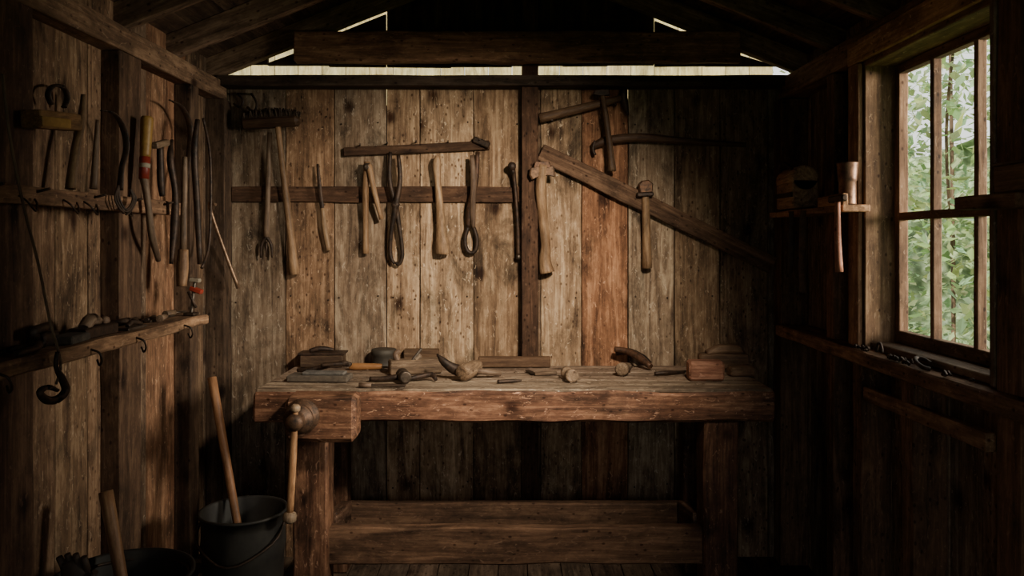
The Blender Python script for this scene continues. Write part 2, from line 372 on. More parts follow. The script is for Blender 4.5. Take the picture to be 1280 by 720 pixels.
gl.inputs['Roughness'].default_value = .08; mx.inputs[0].default_value = .05; tr.inputs[0].default_value = (.95, .97, .95, 1)
nt.links.new(tr.outputs[0], mx.inputs[1]); nt.links.new(gl.outputs[0], mx.inputs[2]); nt.links.new(mx.outputs[0], o.inputs[0])
vs = [(gxp+.005, y0, z0), (gxp+.005, y1, z0), (gxp+.005, y1, z1), (gxp+.005, y0, z1)]
b.add(vs, [[0, 1, 2, 3]], [V(q) for q in vs], gm); b.done()

# ================================================================ WORKBENCH
b = B('workbench')
b.beam((-1.045, 3.455, .866), (1.065, 3.455, .866), .61, .124, W_BENCH, n=90, wob=.006, ch=.010, tone=(1.2, 1.05, .95))
for (ya, yb) in [(3.162, 3.36), (3.364, 3.56), (3.564, 3.752)]:
    b.beam((-1.035, (ya+yb)/2, .929), (1.055, (ya+yb)/2, .929), yb-ya, .016, W_TOP, n=30, wob=.0006, ch=.004, tone=tn(.95, 1.1))
for xl in (-.822, .85):
    b.beam((xl, 3.24, 0), (xl, 3.24, .806), .142, .13, W_BENCH, up=(0, 1, 0), n=14, wob=.003, ch=.008, tone=(.85, .74, .66))
    b.beam((xl, 3.66, 0), (xl, 3.66, .806), .12, .11, W_BENCH, up=(0, 1, 0), n=16, wob=.003, ch=.008, tone=(.6, .55, .5))
    b.beam((xl*.93, 3.30, .335), (xl*.93, 3.61, .285), .05, .10, W_BENCH, n=6, wob=.002, tone=(.8, .8, .8))
b.beam((-.76, 3.235, .283), (.79, 3.235, .283), .055, .15, W_BEAM, n=24, wob=.004, ch=.006, tone=(1.35, 1.1, .94))
b.beam((-.77, 3.655, .262), (.80, 3.655, .262), .05, .11, W_BEAM, n=24, wob=.003, ch=.006, tone=(.95, .8, .7))
b.beam((-.880, 3.080, .845), (-.605, 3.080, .845), .125, .175, W_BENCH, n=14, wob=.005, ch=.016, tone=(1.0, .88, .78))
sc = V((-.808, 3.018, .862))
b.lathe([(.066, 0), (.066, .012), (.058, .016), (.058, .030), (.049, .034), (.047, .050), (.056, .054), (.056, .070), (.036, .076), (.028, .09), (.032, .10), (.032, .125), (.014, .135), (.001, .136)], sc, (0, -1, 0), IRON, seg=28, tone=(2.2, 2.0, 1.8))
hx = V((-.808, 2.906, .856)); dn = V((-.05, -.01, -1)).normalized()
b.tube([hx-dn*.05, hx, hx+dn*.12, hx+dn*.33], [.011, .012, .014, .013], W_HAND, tone=(1.2, .92, .72))
b.lathe([(.012, 0), (.022, .006), (.026, .02), (.024, .034), (.012, .042)], hx+dn*.325, dn, W_HAND, seg=16)
b.lathe([(.012, 0), (.018, .006), (.018, .02), (.010, .028)], hx-dn*.045, -dn, W_HAND, seg=16)
b.done()

# ================================================================ BACK WALL TOOLS
def rail(name, u0, v0, u1, v1, h, th, mat, tone, taper=1.):
    b = B(name); b.beam(wp(u0, v0, th/2+.001), wp(u1, v1, th/2+.001), th, h, mat, n=16, wob=.003, tone=tone, taper=taper); return b
def pegs(b, L):
    for (u, v, d) in L: b.tube([wp(u, v, 0), wp(u, v-2, d)], .004, IRON, seg=6)
b = rail('tool_rail', 290, 243, 650, 243, .075, .020, W_BEAM, (.8, .62, .52)); b.done()
b = rail('hanging_rail', 430, 190, 612, 182, .042, .030, W_BEAM, (.6, .48, .4)); pegs(b, [(450, 182, .06), (484, 180, .06), (520, 178, .07), (560, 178, .06), (600, 176, .07)])
b.beam(wp(592, 174, .04), wp(612, 182, .05), .02, .03, IRON, ch=.004); b.done()
tool = B
b = tool('push_broom')
b.beam(wp(303, 155, .07), wp(375, 151, .07), .085, .05, W_OLDH, n=8, wob=.003, ch=.02, tone=(.45, .38, .32))
for i in range(40):
    t = i/39; p = wp(306+66*t, 150-4*t, .07)
    for dy in (-.03, 0, .03):
        q = p+V((0, dy, 0)); b.tube([q, q+V((R.uniform(-.01, .01), R.uniform(-.01, .01), .028+.018*math.sin(t*3.14)))], [.005, .003], BRIS, seg=4)
b.tube([wp(347, 157, .07), wp(352, 200, .06), wp(361, 275, .05), wp(368, 343, .04)], [.014, .014, .018, .025], W_HAND, seg=12, tone=(.75, .66, .58)); b.done()
b = tool('weeding_fork')
b.tube([wp(337, 166, .04), wp(335, 240, .05), wp(333, 296, .04)], [.012, .013, .016], W_OLDH)
b.tube([wp(333, 296, .04), wp(327, 306, .04), wp(326, 322, .035)], [.009, .007, .004], IRON); b.tube([wp(333, 296, .04), wp(339, 306, .04), wp(340, 322, .035)], [.009, .007, .004], IRON)
b.tube([wp(333, 302, .04), wp(333, 321, .035)], [.006, .004], IRON); b.done()
b = tool('wood_rasp')
b.tube([wp(397, 205, .045), wp(400, 240, .045), wp(403, 262, .04)], [.006, .011, .011], IRON, flat=(1, .5)); b.tube([wp(403, 260, .04), wp(406, 285, .035), wp(411, 313, .03)], [.010, .015, .013], W_HAND, tone=(.7, .65, .6)); b.done()
b = tool('wooden_calipers')
b.tube([wp(459, 202, .06), wp(457, 240, .055), wp(457, 280, .04), wp(457, 317, .035)], [.016, .016, .014, .016], W_HAND, tone=(.75, .65, .55))
b.tube([wp(461, 206, .08), wp(468, 240, .075), wp(477, 274, .055)], [.015, .013, .011], W_HAND, tone=(.95, .85, .75))
b.lathe([(.018, 0), (.018, .03), (.008, .036)], wp(460, 209, .06), (0, -1, 0), STEEL, seg=12); b.done()
b = tool('blacksmith_tongs')
b.tube([wp(488, 190, .05), wp(487, 225, .06), wp(494, 255, .05), wp(500, 290, .04), wp(503, 318, .035), wp(499, 330, .035), wp(494, 328, .035)], [.009, .012, .015, .010, .010, .009, .007], IRON)
b.tube([wp(498, 194, .065), wp(500, 225, .07), wp(495, 255, .07), wp(489, 290, .05), wp(488, 318, .035), wp(493, 330, .035)], [.009, .012, .015, .010, .010, .007], IRON)
b.lathe([(.019, 0), (.019, .03), (.006, .034)], wp(495, 256, .05), (0, -1, 0), IRON, seg=12); b.done()
b = tool('carving_mallet')
b.tube([wp(547, 195, .055), wp(546, 205, .055), wp(547, 225, .055), wp(549, 250, .05), wp(551, 275, .04), wp(552, 292, .04), wp(553, 305, .04), wp(553, 318, .04)], [.012, .021, .016, .018, .022, .027, .034, .032], W_HAND, seg=14, tone=(1.05, .97, .88)); b.done()
b = tool('sheep_shears')
b.tube([wp(597, 190, .055), wp(594, 225, .06), wp(587, 262, .045), wp(585, 285, .035)], [.010, .016, .015, .009], IRON, flat=(1, .5), tone=(1.6, 1.3, 1.1))
b.tube([wp(590, 194, .07), wp(592, 225, .075), wp(591, 262, .055), wp(592, 285, .04)], [.010, .015, .014, .009], W_OLDH, flat=(1, .6))
b.tube([wp(585, 284, .035), wp(581, 300, .035), wp(584, 313, .035), wp(590, 316, .035), wp(595, 311, .035), wp(596, 298, .035), wp(592, 284, .035)], .010, IRON); b.done()
b = tool('iron_rod')
b.tube([wp(638, 205, .045), wp(641, 214, .05), wp(643, 225, .045), wp(647, 280, .04), wp(648, 322, .035)], [.014, .013, .009, .009, .010], IRON, tone=(1.3, 1.2, 1.1))
b.lathe([(.007, 0), (.013, .005), (.013, .02), (.006, .025)], wp(648, 318, .035), (0, 0, -1), STEEL, seg=10)
b.lathe([(.004, 0), (.02, .004), (.02, .018), (.004, .022)], wp(640, 208, .055), (0, -1, 0), IRON, seg=14); b.done()
b = tool('hatchet')
c = wp(678, 216, .10)
b.poly([(-.058, .022), (-.02, .03), (.03, .025), (.055, .035), (.06, -.02), (.03, -.012), (-.02, -.02), (-.05, -.034), (-.062, -.01)], .034, c, (1, 0, 0), (0, 0, 1), IRON, tone=(3.4, 3.1, 2.6), ch=.12)
b.poly([(-.035, .052), (.032, .052), (.042, .024), (-.042, .024)], .03, c, (1, 0, 0), (0, 0, 1), IRON, ch=.1, tone=(2.4, 2.0, 1.7))
b.tube([wp(679, 206, .10), wp(676, 235, .09), wp(679, 275, .06), wp(682, 305, .05), wp(681, 325, .045), wp(684, 341, .045)], [.025, .026, .024, .024, .029, .037], W_HAND, seg=14, tone=(.95, .85, .76))
b.done()
b = tool('cross_peen_hammer')
c = wp(807, 238, .06)
b.poly([(-.036, .028), (-.02, .045), (.012, .05), (.034, .03), (.03, -.012), (.0, -.02), (-.03, -.012)], .04, c, (1, 0, 0), (0, 0, 1), IRON, tone=(3.2, 2.7, 2.2), ch=.15)
b.beam(c+V((-.045, -.01, -.022)), c+V((.035, -.01, -.018)), .035, .022, IRON, ch=.005)
b.tube([wp(807, 226, .06), wp(807, 250, .06), wp(808, 285, .05), wp(809, 335, .04)], [.017, .018, .020, .024], W_HAND, seg=12, tone=(.9, .8, .7)); b.done()
b = tool('pickaxe')
b.tube([wp(674, 148, .05), wp(712, 139, .05), wp(776, 123, .05)], [.024, .022, .017], W_OLDH, seg=12, tone=(.8, .7, .6))
b.tube([wp(781, 104, .045), wp(779, 116, .05), wp(780, 126, .05), wp(785, 144, .045)], [.006, .02, .02, .006], IRON); pegs(b, [(690, 152, .07), (770, 132, .07)]); b.done()
b = tool('slater_hammer')
b.tube([wp(752, 112, .085), wp(758, 150, .10), wp(763, 190, .09), wp(765, 214, .08)], [.011, .014, .016, .021], W_OLDH, tone=(.9, .8, .7))
b.poly([(-.035, .01), (.03, .016), (.035, -.012), (-.01, -.016), (-.045, -.008)], .028, wp(753, 116, .09), (1, 0, 0), (0, 0, 1), IRON, ch=.1); b.done()
b = tool('frame_saw')
b.tube([wp(740, 184, .03), wp(758, 176, .035), wp(800, 172, .035), wp(860, 177, .035), wp(932, 181, .035)], [.014, .022, .022, .017, .010], W_OLDH, tone=(.65, .55, .5))
b.tube([wp(744, 176, .04), wp(741, 186, .04), wp(744, 194, .04)], .008, IRON); b.done()
for (u, v, l) in [(315, 118, 22), (298, 118, 16)]:
    b = tool('iron_hook'); b.tube([wp(u, v, .0), wp(u, v, .04), wp(u+6, v+l*.5, .045), wp(u+2, v+l, .04), wp(u-6, v+l*.7, .04)], .006, IRON, seg=6); b.done()

# ================================================================ LEFT WALL
b = B('tool_rail'); b.beam((-1.358, 1.6, 1.665), (-1.358, 3.16, 1.665), .04, .05, W_BEAM, n=18, wob=.003, tone=(2.0, 1.7, 1.45))
for yy in (2.0, 2.2, 2.5, 2.75, 3.0): b.tube([(-1.34, yy, 1.675), (-1.30, yy, 1.685)], .004, IRON, seg=6)
for yy in (2.12, 2.33, 2.44, 2.66): b.tube([(-1.337, yy, 1.66), (-1.315, yy, 1.645), (-1.31, yy+.03, 1.62), (-1.325, yy+.06, 1.64), (-1.337, yy+.07, 1.655)], .003, IRON, seg=6)
b.done()
b = B('wall_shelf'); b.beam((-1.315, 1.5, 1.215), (-1.315, 3.22, 1.215), .13, .042, W_BEAM, n=26, wob=.004, ch=.006, tone=(2.2, 1.9, 1.6))
for yy in (1.9, 2.32, 2.6, 2.98):
    b.tube([(-1.25, yy, 1.215), (-1.225, yy, 1.205), (-1.222, yy+.01, 1.18), (-1.235, yy+.02, 1.165), (-1.247, yy+.03, 1.18)], .0035, IRON, seg=6)
b.done()
ZS = 1.2385
def ls(y, x=-1.315, dz=0): return V((x, y, ZS+dz))
b = B('flat_nose_pliers')
b.tube([ls(2.00, -1.27, .010), ls(2.1, -1.28, .010), ls(2.16, -1.31, .012), ls(2.2, -1.315, .012)], [.008, .009, .012, .006], IRON)
b.tube([ls(1.98, -1.33, .010), ls(2.1, -1.33, .010), ls(2.16, -1.305, .012), ls(2.2, -1.31, .012)], [.008, .009, .012, .006], IRON); b.done()
b = B('block_plane'); b.block(ls(2.45, -1.31, .017), (.06, .19, .034), IRON, ch=.004); b.tube([ls(2.39, -1.31, .03), ls(2.43, -1.31, .055), ls(2.48, -1.31, .045)], [.018, .02, .012], W_OLDH)
b.lathe([(.008, 0), (.016, .01), (.013, .022), (.004, .027)], ls(2.515, -1.31, .03), (0, 0, 1), W_OLDH, seg=12); b.done()
b = B('whetstone'); b.block(ls(2.30, -1.30, .012), (.065, .12, .024), STONE, rz=.1, ch=.004, tone=(.6, .55, .5)); b.done()
b = B('spokeshave'); b.tube([ls(2.58, -1.355, .014), ls(2.64, -1.35, .016), ls(2.7, -1.335, .02), ls(2.76, -1.34, .016), ls(2.80, -1.35, .014)], [.013, .011, .013, .011, .013], IRON); b.done()
b = B('plane_iron'); b.block(ls(2.64, -1.285, .006), (.045, .13, .010), STEEL, ch=.002); b.tube([ls(2.6, -1.28, .014), ls(2.64, -1.28, .026), ls(2.69, -1.275, .014)], [.007, .010, .006], IRON); b.done()
b = B('hinge'); b.block(ls(2.90, -1.345, .005), (.04, .12, .008), IRON, rz=.2, ch=.002); b.tube([ls(2.84, -1.33, .01), ls(2.96, -1.355, .01)], .008, IRON); b.done()
b = B('wood_chisel'); b.tube([ls(2.86, -1.29, .014), ls(2.93, -1.3, .014)], [.013, .011], W_OLDH); b.tube([ls(2.93, -1.3, .014), ls(3.02, -1.31, .01)], [.007, .009], STEEL, flat=(1, .4), up=(0, 0, 1)); b.done()
b = B('gouge'); b.tube([ls(3.03, -1.345, .014), ls(3.10, -1.34, .014)], [.013, .011], W_OLDH); b.tube([ls(3.10, -1.34, .014), ls(3.18, -1.33, .01)], [.007, .009], STEEL, flat=(1, .4), up=(0, 0, 1)); b.done()
b = B('machinist_vise'); c = ls(2.17, -1.345, 0); b.block(c+V((.01, .06, .02)), (.05, .07, .04), IRON, ch=.006); b.tube([c+V((.01, .03, .03)), c+V((.01, .0, .045)), c+V((.01, .09, .055))], [.01, .014, .012], IRON); b.done()
b = B('bar_clamp')
c = ls(3.13, -1.285, 0)
b.block(c+V((0, 0, .006)), (.045, .05, .012), IRON); b.beam(c+V((0, 0, .01)), c+V((.012, .01, .15)), .012, .010, STEEL, up=(0, 1, 0))
b.block(c+V((.016, .012, .10)), (.05, .03, .018), REDP, tilt=.35, tone=(.6, .6, .6)); b.tube([c+V((-.012, 0, .095)), c+V((.02, 0, .03))], .006, IRON); b.block(c+V((.012, .01, .14)), (.04, .03, .016), WHITE, tilt=.1, tone=(.45, .4, .35)); b.done()
b = B('drawknife'); p0 = sd(184, 146, -1.325); p1 = sd(179, 238, -1.325)
b.tube([p0, p0.lerp(p1, .05), p0.lerp(p1, .3), p0.lerp(p1, .55)], [.018, .022, .020, .018], YELP, seg=14, tone=(.45, .38, .30)); b.tube([p0.lerp(p1, .55), p0.lerp(p1, .85)], [.019, .017], REDP, seg=14, tone=(.4, .4, .4)); b.tube([p0.lerp(p1, .64), p0.lerp(p1, .70)], [.0195, .0190], WHITE, seg=14, tone=(.5, .45, .4))
b.tube([p0.lerp(p1, .83), p1+V((.01, 0, 0)), sd(186, 262, -1.305), sd(190, 295, -1.31), sd(198, 325, -1.33)], [.016, .013, .012, .013, .010], W_OLDH); b.done()
def hang(name, pts, rad, mat, X=-1.325, **k):
    b = B(name); b.tube([sd(u, v, X) for (u, v) in pts], rad, mat, **k); return b
hang('hanging_wire', [(3, 92), (12, 170), (30, 260), (48, 330), (62, 400), (76, 452), (70, 480)], [.004]*7, W_OLDH, X=-1.22, seg=6).done()
b = B('wooden_bracket'); b.beam(sd(38, 148, -1.335), sd(90, 154, -1.335), .06, .05, W_BLOCK, n=6, wob=.002, tone=(.75, .55, .33))
b.beam(sd(52, 151, -1.303), sd(88, 155, -1.303), .006, .028, YELP, tone=(.45, .38, .30)); b.done()
hang('horseshoe', [(64, 130), (60, 119), (64, 109), (74, 107), (82, 113), (84, 124), (80, 134)], [.010]*7, IRON, flat=(1, .5), X=-1.40).done()
hang('billhook', [(104, 118), (102, 150), (94, 190), (88, 236)], [.008, .014, .016, .018], W_OLDH, X=-1.36, flat=(1, .6), tone=(1.2, 1.1, .9)).done()
hang('sickle', [(126, 138), (142, 142), (154, 160), (158, 185), (152, 210), (150, 238)], [.004, .010, .012, .012, .010, .012], IRON, flat=(1, .4)).done()
hang('hand_file', [(122, 150), (120, 190), (117, 236)], [.006, .010, .013], W_OLDH, X=-1.37).done()
b = B('cord_hank')
for k in range(3):
    b.tube([sd(148, 232, -1.31), sd(150-k*3, 250, -1.31+.004*k), sd(158, 262+3*k, -1.30), sd(166+2*k, 250, -1.305), sd(163, 236, -1.31)], .004, LEATH, seg=6)
b.done()
b = B('wire_brush'); a0 = sd(231, 196, -1.30); a1 = sd(229, 312, -1.30); a2 = sd(227, 358, -1.30)
b.tube([a0, a0.lerp(a1, .3), a1], [.010, .012, .014], W_OLDH); b.tube([a1, a1.lerp(a2, .5), a2], [.020, .024, .019], W_OLDH, tone=(1.3, 1.1, .9)); b.done()
b = B('hand_scythe'); b.tube([sd(215, 175, -1.32), sd(213, 200, -1.31), sd(219, 240, -1.30), sd(218, 280, -1.31), sd(214, 330, -1.32)], [.006, .014, .012, .016, .008], IRON); b.done()
b = B('wood_auger'); b.tube([sd(200, 180, -1.33), sd(201, 225, -1.33), sd(203, 245, -1.33)], [.012, .014, .010], IRON); b.beam(sd(193, 182, -1.33), sd(209, 178, -1.33), .024, .024, W_OLDH); b.done()
b = B('iron_poker'); b.tube([V((-1.345, 3.55, 1.70)), at(262, 258, 3.57), at(280, 312, 3.62), at(298, 360, 3.66)], [.007, .008, .008, .010], STEEL, tone=(2.6, 2.1, 1.7)); b.done()
b = B('bow_saw'); X = -1.30
b.tube([sd(247, 150, X), sd(243, 190, X), sd(246, 250, X), sd(250, 330, X)], [.010, .014, .014, .011], IRON); b.tube([sd(254, 148, X), sd(263, 200, X), sd(262, 300, X), sd(252, 335, X)], .006, IRON); b.done()
hang('hand_sickle', [(212, 125), (228, 135), (238, 160), (236, 195), (230, 230)], [.005, .012, .014, .013, .014], IRON, X=-1.36, flat=(1, .5)).done()
b = B('tin_snips')
b.tube([ls(1.76, -1.29, .012), ls(1.84, -1.27, .018), ls(1.93, -1.285, .03), ls(1.97, -1.30, .02)], [.010, .012, .016, .006], STEEL, tone=(.7, .7, .7))
b.tube([ls(1.76, -1.35, .012), ls(1.86, -1.34, .016), ls(1.93, -1.30, .03), ls(1.97, -1.32, .022)], [.010, .012, .016, .006], STEEL, tone=(.7, .7, .7)); b.done()
hang('iron_ring_hook', [(72, 440), (70, 458), (78, 474), (82, 488), (72, 499), (58, 500), (50, 490), (60, 484), (72, 488)], [.006, .006, .010, .011, .011, .011, .009, .007, .005], IRON, X=-1.215).done()
def bucket(name, c, r0, r1, h, mat, ribs=()):
    b = B(name); pr = [(r0*.9, .0), (r0, .004)]
    for i in range(1, 13):
        z = h*i/12; r = r0+(r1-r0)*i/12; pr.append((r+(.006 if i in ribs else 0), z))
    pr += [(r1+.008, h-.004), (r1+.009, h+.006), (r1+.001, h+.008), (r1-.004, h), (r0-.004, .012), (.001, .012)]
    b.lathe(pr, c, (0, 0, 1), mat, seg=40); return b
bc = V((-1.030, 3.0, .001))
b = bucket('metal_bucket', bc, .140, .156, .50, ZINC, (4, 9))
b.tube([bc+V((-.16, 0, .47)), bc+V((-.14, -.10, .41)), bc+V((0, -.175, .35)), bc+V((.14, -.10, .41)), bc+V((.16, 0, .47))], .005, IRON, seg=8); b.done()
b = B('spade'); p0 = bc+V((.03, -.01, .16)); p1 = at(265, 472, 3.20)
b.tube([p0, p0.lerp(p1, .4), p1], [.015, .016, .018], W_HAND, seg=12, tone=(.6, .42, .32))
b.poly([(-.06, .0), (.06, .0), (.055, -.13), (0, -.14), (-.055, -.13)], .004, p0+V((0, 0, .01)), (1, 0, 0), (0, 0, 1), IRON); b.done()
fc = V((-1.145, 2.30, .001))
b = bucket('wooden_tub', fc, .160, .19, .55, ZINC, (3, 10))
b.tube([fc+V((-.195, 0, .54)), fc+V((-.13, .13, .53)), fc+V((0, .195, .525)), fc+V((.13, .13, .53)), fc+V((.195, 0, .54))], .005, IRON, seg=8); b.done()
b = B('sledge_hammer'); p0 = fc+V((.06, .03, .09)); p1 = at(132, 614, 2.42)
b.tube([p0, p0.lerp(p1, .5), p1], [.017, .018, .021], W_HAND, seg=12, tone=(.6, .46, .37)); b.beam(p0+V((-.08, 0, -.0)), p0+V((.06, 0, 0)), .055, .055, IRON, ch=.01); b.done()
b = B('leather_glove')
c = fc+V((-.12, -.03, .55)); b.tube([c+V((0, 0, -.3)), c+V((-.0, 0, -.1)), c+V((0, 0, .0)), c+V((-.02, 0, .06))], [.03, .045, .045, .03], LEATH, flat=(1, .6))
for i in range(4): b.tube([c+V((-.03+.02*i, 0, .03)), c+V((-.045+.024*i, -.01, .085-.008*abs(i-1.5)))], [.012, .009], LEATH, seg=8)
b.tube([c+V((.03, 0, -.02)), c+V((.06, -.01, .03))], [.013, .009], LEATH, seg=8); b.done()
b = B('anvil_block'); b.beam((-1.26, 3.35, 0), (-1.26, 3.35, .12), .16, .16, W_OLDH, up=(0, 1, 0), ch=.01)
b.beam((-1.36, 3.35, .155), (-1.14, 3.35, .155), .08, .06, IRON, ch=.012); b.tube([(-1.15, 3.35, .16), (-1.08, 3.35, .165)], [.03, .006], IRON); b.done()

# ================================================================ BENCH-TOP OBJECTS
b = B('oilstone_box'); c = bt(400, 476); b.block(c+V((0, 0, .014)), (.26, .10, .026), STONE, rz=-.05, ch=.004, tone=(.75, .66, .56)); b.block(c+V((0.02, 0, .033)), (.18, .06, .012), STONE, rz=-.05, ch=.003); b.done()
b = B('tool_box'); c = bt(404, 458); b.block(c+V((0, 0, .030)), (.20, .10, .058), W_OLDH, rz=.04, ch=.004, tone=(.6, .55, .5)); b.block(c+V((0, 0, .064)), (.22, .11, .010), IRON, rz=.04, ch=.003)
b.tube([c+V((-.06, -.02, .075)), c+V((-.01, -.01, .085)), c+V((.05, 0, .078))], [.01, .013, .008], IRON); b.done()
b = B('flat_pliers'); c = bt(372, 467, .014); b.tube([c, c+V((.06, -.01, .004)), c+V((.10, -.005, .012)), c+V((.15, -.03, .022))], [.009, .010, .013, .006], IRON); b.done()
b = B('pincers'); c = bt(418, 470, .046); b.tube([c+V((-.06, 0, 0)), c+V((0, .005, .004)), c+V((.04, .015, .003)), c+V((.07, .004, -.002))], [.007, .008, .012, .006], IRON); b.tube([c+V((-.055, .035, 0)), c+V((0, .03, .004)), c+V((.04, .016, .008)), c+V((.07, .03, .0))], [.007, .008, .012, .006], IRON); b.done()
b = B('paring_chisel'); c = bt(437, 463, .016); b.tube([c, c+V((.03, 0, 0)), c+V((.11, .003, 0)), c+V((.15, .005, 0))], [.013, .017, .015, .012], ORAN, seg=12, tone=(.6, .6, .6)); b.tube([c+V((.145, .005, 0)), c+V((.24, .01, -.006))], [.007, .010], STEEL, up=(0, 0, 1), flat=(1, .3)); b.done()
b = B('grease_tin'); c = bt(480, 457.5); b.lathe([(.056, 0), (.058, .004), (.056, .008), (.056, .05), (.060, .054), (.060, .078), (.055, .081), (.001, .080)], c, (0, 0, 1), ZINC, tone=(2.4, 2.3, 2.1)); b.done()
b = B('wooden_hand_plane'); c = bt(519, 467); M = Matrix.Rotation(.30, 3, 'Z'); b.block(c+V((0, 0, .033)), (.235, .072, .064), W_BLOCK, rz=.30, ch=.005, tone=(.62, .56, .5))
b.beam(c+M @ V((-.02, 0, .05)), c+M @ V((.03, 0, .112)), .048, .012, STEEL, up=(-.5, 0, .5)); b.tube([c+M @ V((-.08, 0, .06)), c+M @ V((-.09, 0, .09)), c+M @ V((-.07, 0, .105))], [.014, .012, .010], W_OLDH); b.beam(c+M @ V((.0, 0, .06)), c+M @ V((.025, 0, .082)), .052, .02, W_BLOCK, up=(-.5, 0, .5)); b.done()
b = B('sanding_block'); c = bt(527, 456.0); b.block(c+V((.0, .0, .038)), (.17, .04, .076), W_OLDH, ch=.004, tone=(.8, .72, .62)); b.done()
b = B('ball_peen_hammer'); c = bt(462, 478, .014); b.tube([c, c+V((.06, .0, 0)), c+V((.12, 0, .008))], [.010, .012, .012], IRON)
b.lathe([(.001, 0), (.02, .003), (.029, .018), (.022, .034), (.017, .04), (.022, .048), (.027, .056), (.027, .085), (.02, .09)], c+V((.13, .035, .014)), (.35, -1, .0), STEEL, tone=(.8, .75, .7), seg=18); b.done()
b = B('clamp_jaw'); c = bt(530, 478, .010); b.tube([c+V((-.08, 0, 0)), c+V((-.02, .02, .01)), c+V((.03, .03, .016)), c+V((.05, .0, .0))], [.008, .011, .012, .008], IRON); b.done()
b = B('flat_file'); c = bt(470, 485, .007); b.tube([c+V((-.07, .0, .003)), c+V((-.02, .004, .003))], [.010, .009], W_OLDH); b.beam(c+V((-.02, .004, .003)), c+V((.12, .016, .0)), .018, .006, IRON, ch=.001); b.done()
b = B('cold_chisel'); c = bt(622, 480, .008); b.tube([c, c+V((.05, .015, 0)), c+V((.10, .03, 0))], [.008, .008, .004], IRON); b.done()
b = B('try_square'); c = bt(668, 470, .008); b.beam(c, c+V((.10, .03, 0)), .02, .014, W_OLDH, ch=.002); b.beam(c+V((.0, .0, 0)), c+V((-.03, .10, 0)), .022, .003, IRON, ch=.0005); b.done()
b = B('carving_adze'); c = bt(581, 478, .038)
dr = V((.38, 1, .05)).normalized(); b.lathe([(.018, 0), (.032, .002), (.0365, .01), (.037, .05), (.033, .1), (.028, .15), (.024, .165)], c+V((-.01, -.0, 0)), dr, W_BLOCK, seg=22, tone=(.8, .70, .60))
b.tube([c+V((-.005, .06, -.004)), c+V((-.05, .06, .008)), c+V((-.09, .06, .035)), c+V((-.125, .07, .07))], [.030, .024, .018, .004], IRON, flat=(1, .8)); b.tube([c+V((.02, .07, .0)), c+V((.15, .12, -.022))], [.014, .012], W_OLDH); b.done()
b = B('wooden_board'); b.block(bt(643, 459.5)+V((0, .0, .026)), (.34, .035, .050), W_OLDH, ch=.004, tone=(.85, .73, .62)); b.done()
b = B('turned_spool'); c = bt(716, 479, .028); b.lathe([(.022, 0), (.028, .003), (.028, .025), (.019, .032), (.019, .07), (.026, .076), (.026, .095), (.016, .102), (.014, .135)], c, V((-.22, 1, .0)), W_BLOCK, tone=(1.0, .93, .86), seg=18); b.done()
b = B('sculptor_mallet'); c = bt(776, 471, .029); b.lathe([(.020, 0), (.029, .003), (.029, .035), (.019, .042), (.021, .085), (.015, .12)], c, V((.5, 1, 0)), W_BLOCK, seg=18, tone=(.9, .83, .76)); b.done()
b = B('bent_pipe_wrench'); c = bt(776, 458, .026)
b.tube([c+V((-.03, .0, .055)), c+V((.02, -.02, .05)), c+V((.07, -.06, .03)), c+V((.12, -.13, -.008))], [.013, .014, .018, .013], IRON, tone=(2.4, 2.0, 1.7)); b.tube([c+V((-.02, .03, .03)), c+V((.04, .03, .04)), c+V((.10, .0, .02)), c+V((.14, -.01, -.012))], [.012, .016, .014, .009], IRON); b.done()
b = B('iron_bracket'); c = bt(818, 470, .009); b.tube([c, c+V((.05, -.0, .004)), c+V((.11, .03, 0)), c+V((.15, .06, .0))], [.008, .009, .007, .006], IRON); b.done()
b = B('brick'); c = bt(884, 477); b.block(c+V((0, .035, .042)), (.15, .08, .084), W_RED, rz=-.03, ch=.009, tone=(1.15, 1.05, .98)); b.done()
b = B('smoothing_plane'); c = bt(906, 462); b.block(c+V((0, .025, .036)), (.23, .07, .07), W_OLDH, rz=-.06, ch=.008, tone=(1.3, 1.2, 1.1)); b.tube([c+V((-.08, .02, .07)), c+V((-.02, .02, .09)), c+V((.06, .02, .088)), c+V((.09, .02, .068))], [.018, .025, .024, .01], W_OLDH, flat=(1, 1.2), tone=(1.5, 1.4, 1.3)); b.done()
b = B('wood_block'); c = bt(926, 470); b.block(c+V((0, .0, .022)), (.11, .06, .042), W_OLDH, rz=.1, ch=.006, tone=(1.4, 1.3, 1.2)); b.done()
b = B('wood_shavings')
for i in range(70):
    c = bt(R.uniform(440, 900), R.uniform(462, 482), .002); a = R.uniform(0, 6.28); l = R.uniform(.005, .02)
    b.beam(c, c+V((math.cos(a)*l, math.sin(a)*l, .001)), .005, .002, W_BLOCK, ch=.0003, tone=tn(.7, 1.4))
b.done()

# ================================================================ RIGHT WALL OBJECTS
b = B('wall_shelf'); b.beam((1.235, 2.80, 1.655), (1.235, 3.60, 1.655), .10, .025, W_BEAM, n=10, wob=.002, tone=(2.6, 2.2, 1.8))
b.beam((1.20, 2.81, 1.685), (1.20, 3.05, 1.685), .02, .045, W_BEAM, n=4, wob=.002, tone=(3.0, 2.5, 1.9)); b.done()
b = B('tin_can'); b.lathe([(.030, 0), (.032, .003), (.031, .006), (.031, .085), (.034, .09), (.034, .1), (.038, .15), (.039, .155), (.034, .155), (.028, .1), (.001, .09)], (1.236, 2.88, 1.670), (0, 0, 1), STEEL, seg=20, tone=(1.7, 1.2, .95)); b.done()
b = B('tool_tray'); c = V((1.225, 3.36, 1.67))
b.beam(c+V((0, -.10, .065)), c+V((0, .10, .065)), .11, .12, W_BLOCK, ch=.006, n=4, wob=.002, tone=(1.2, 1.0, .8))
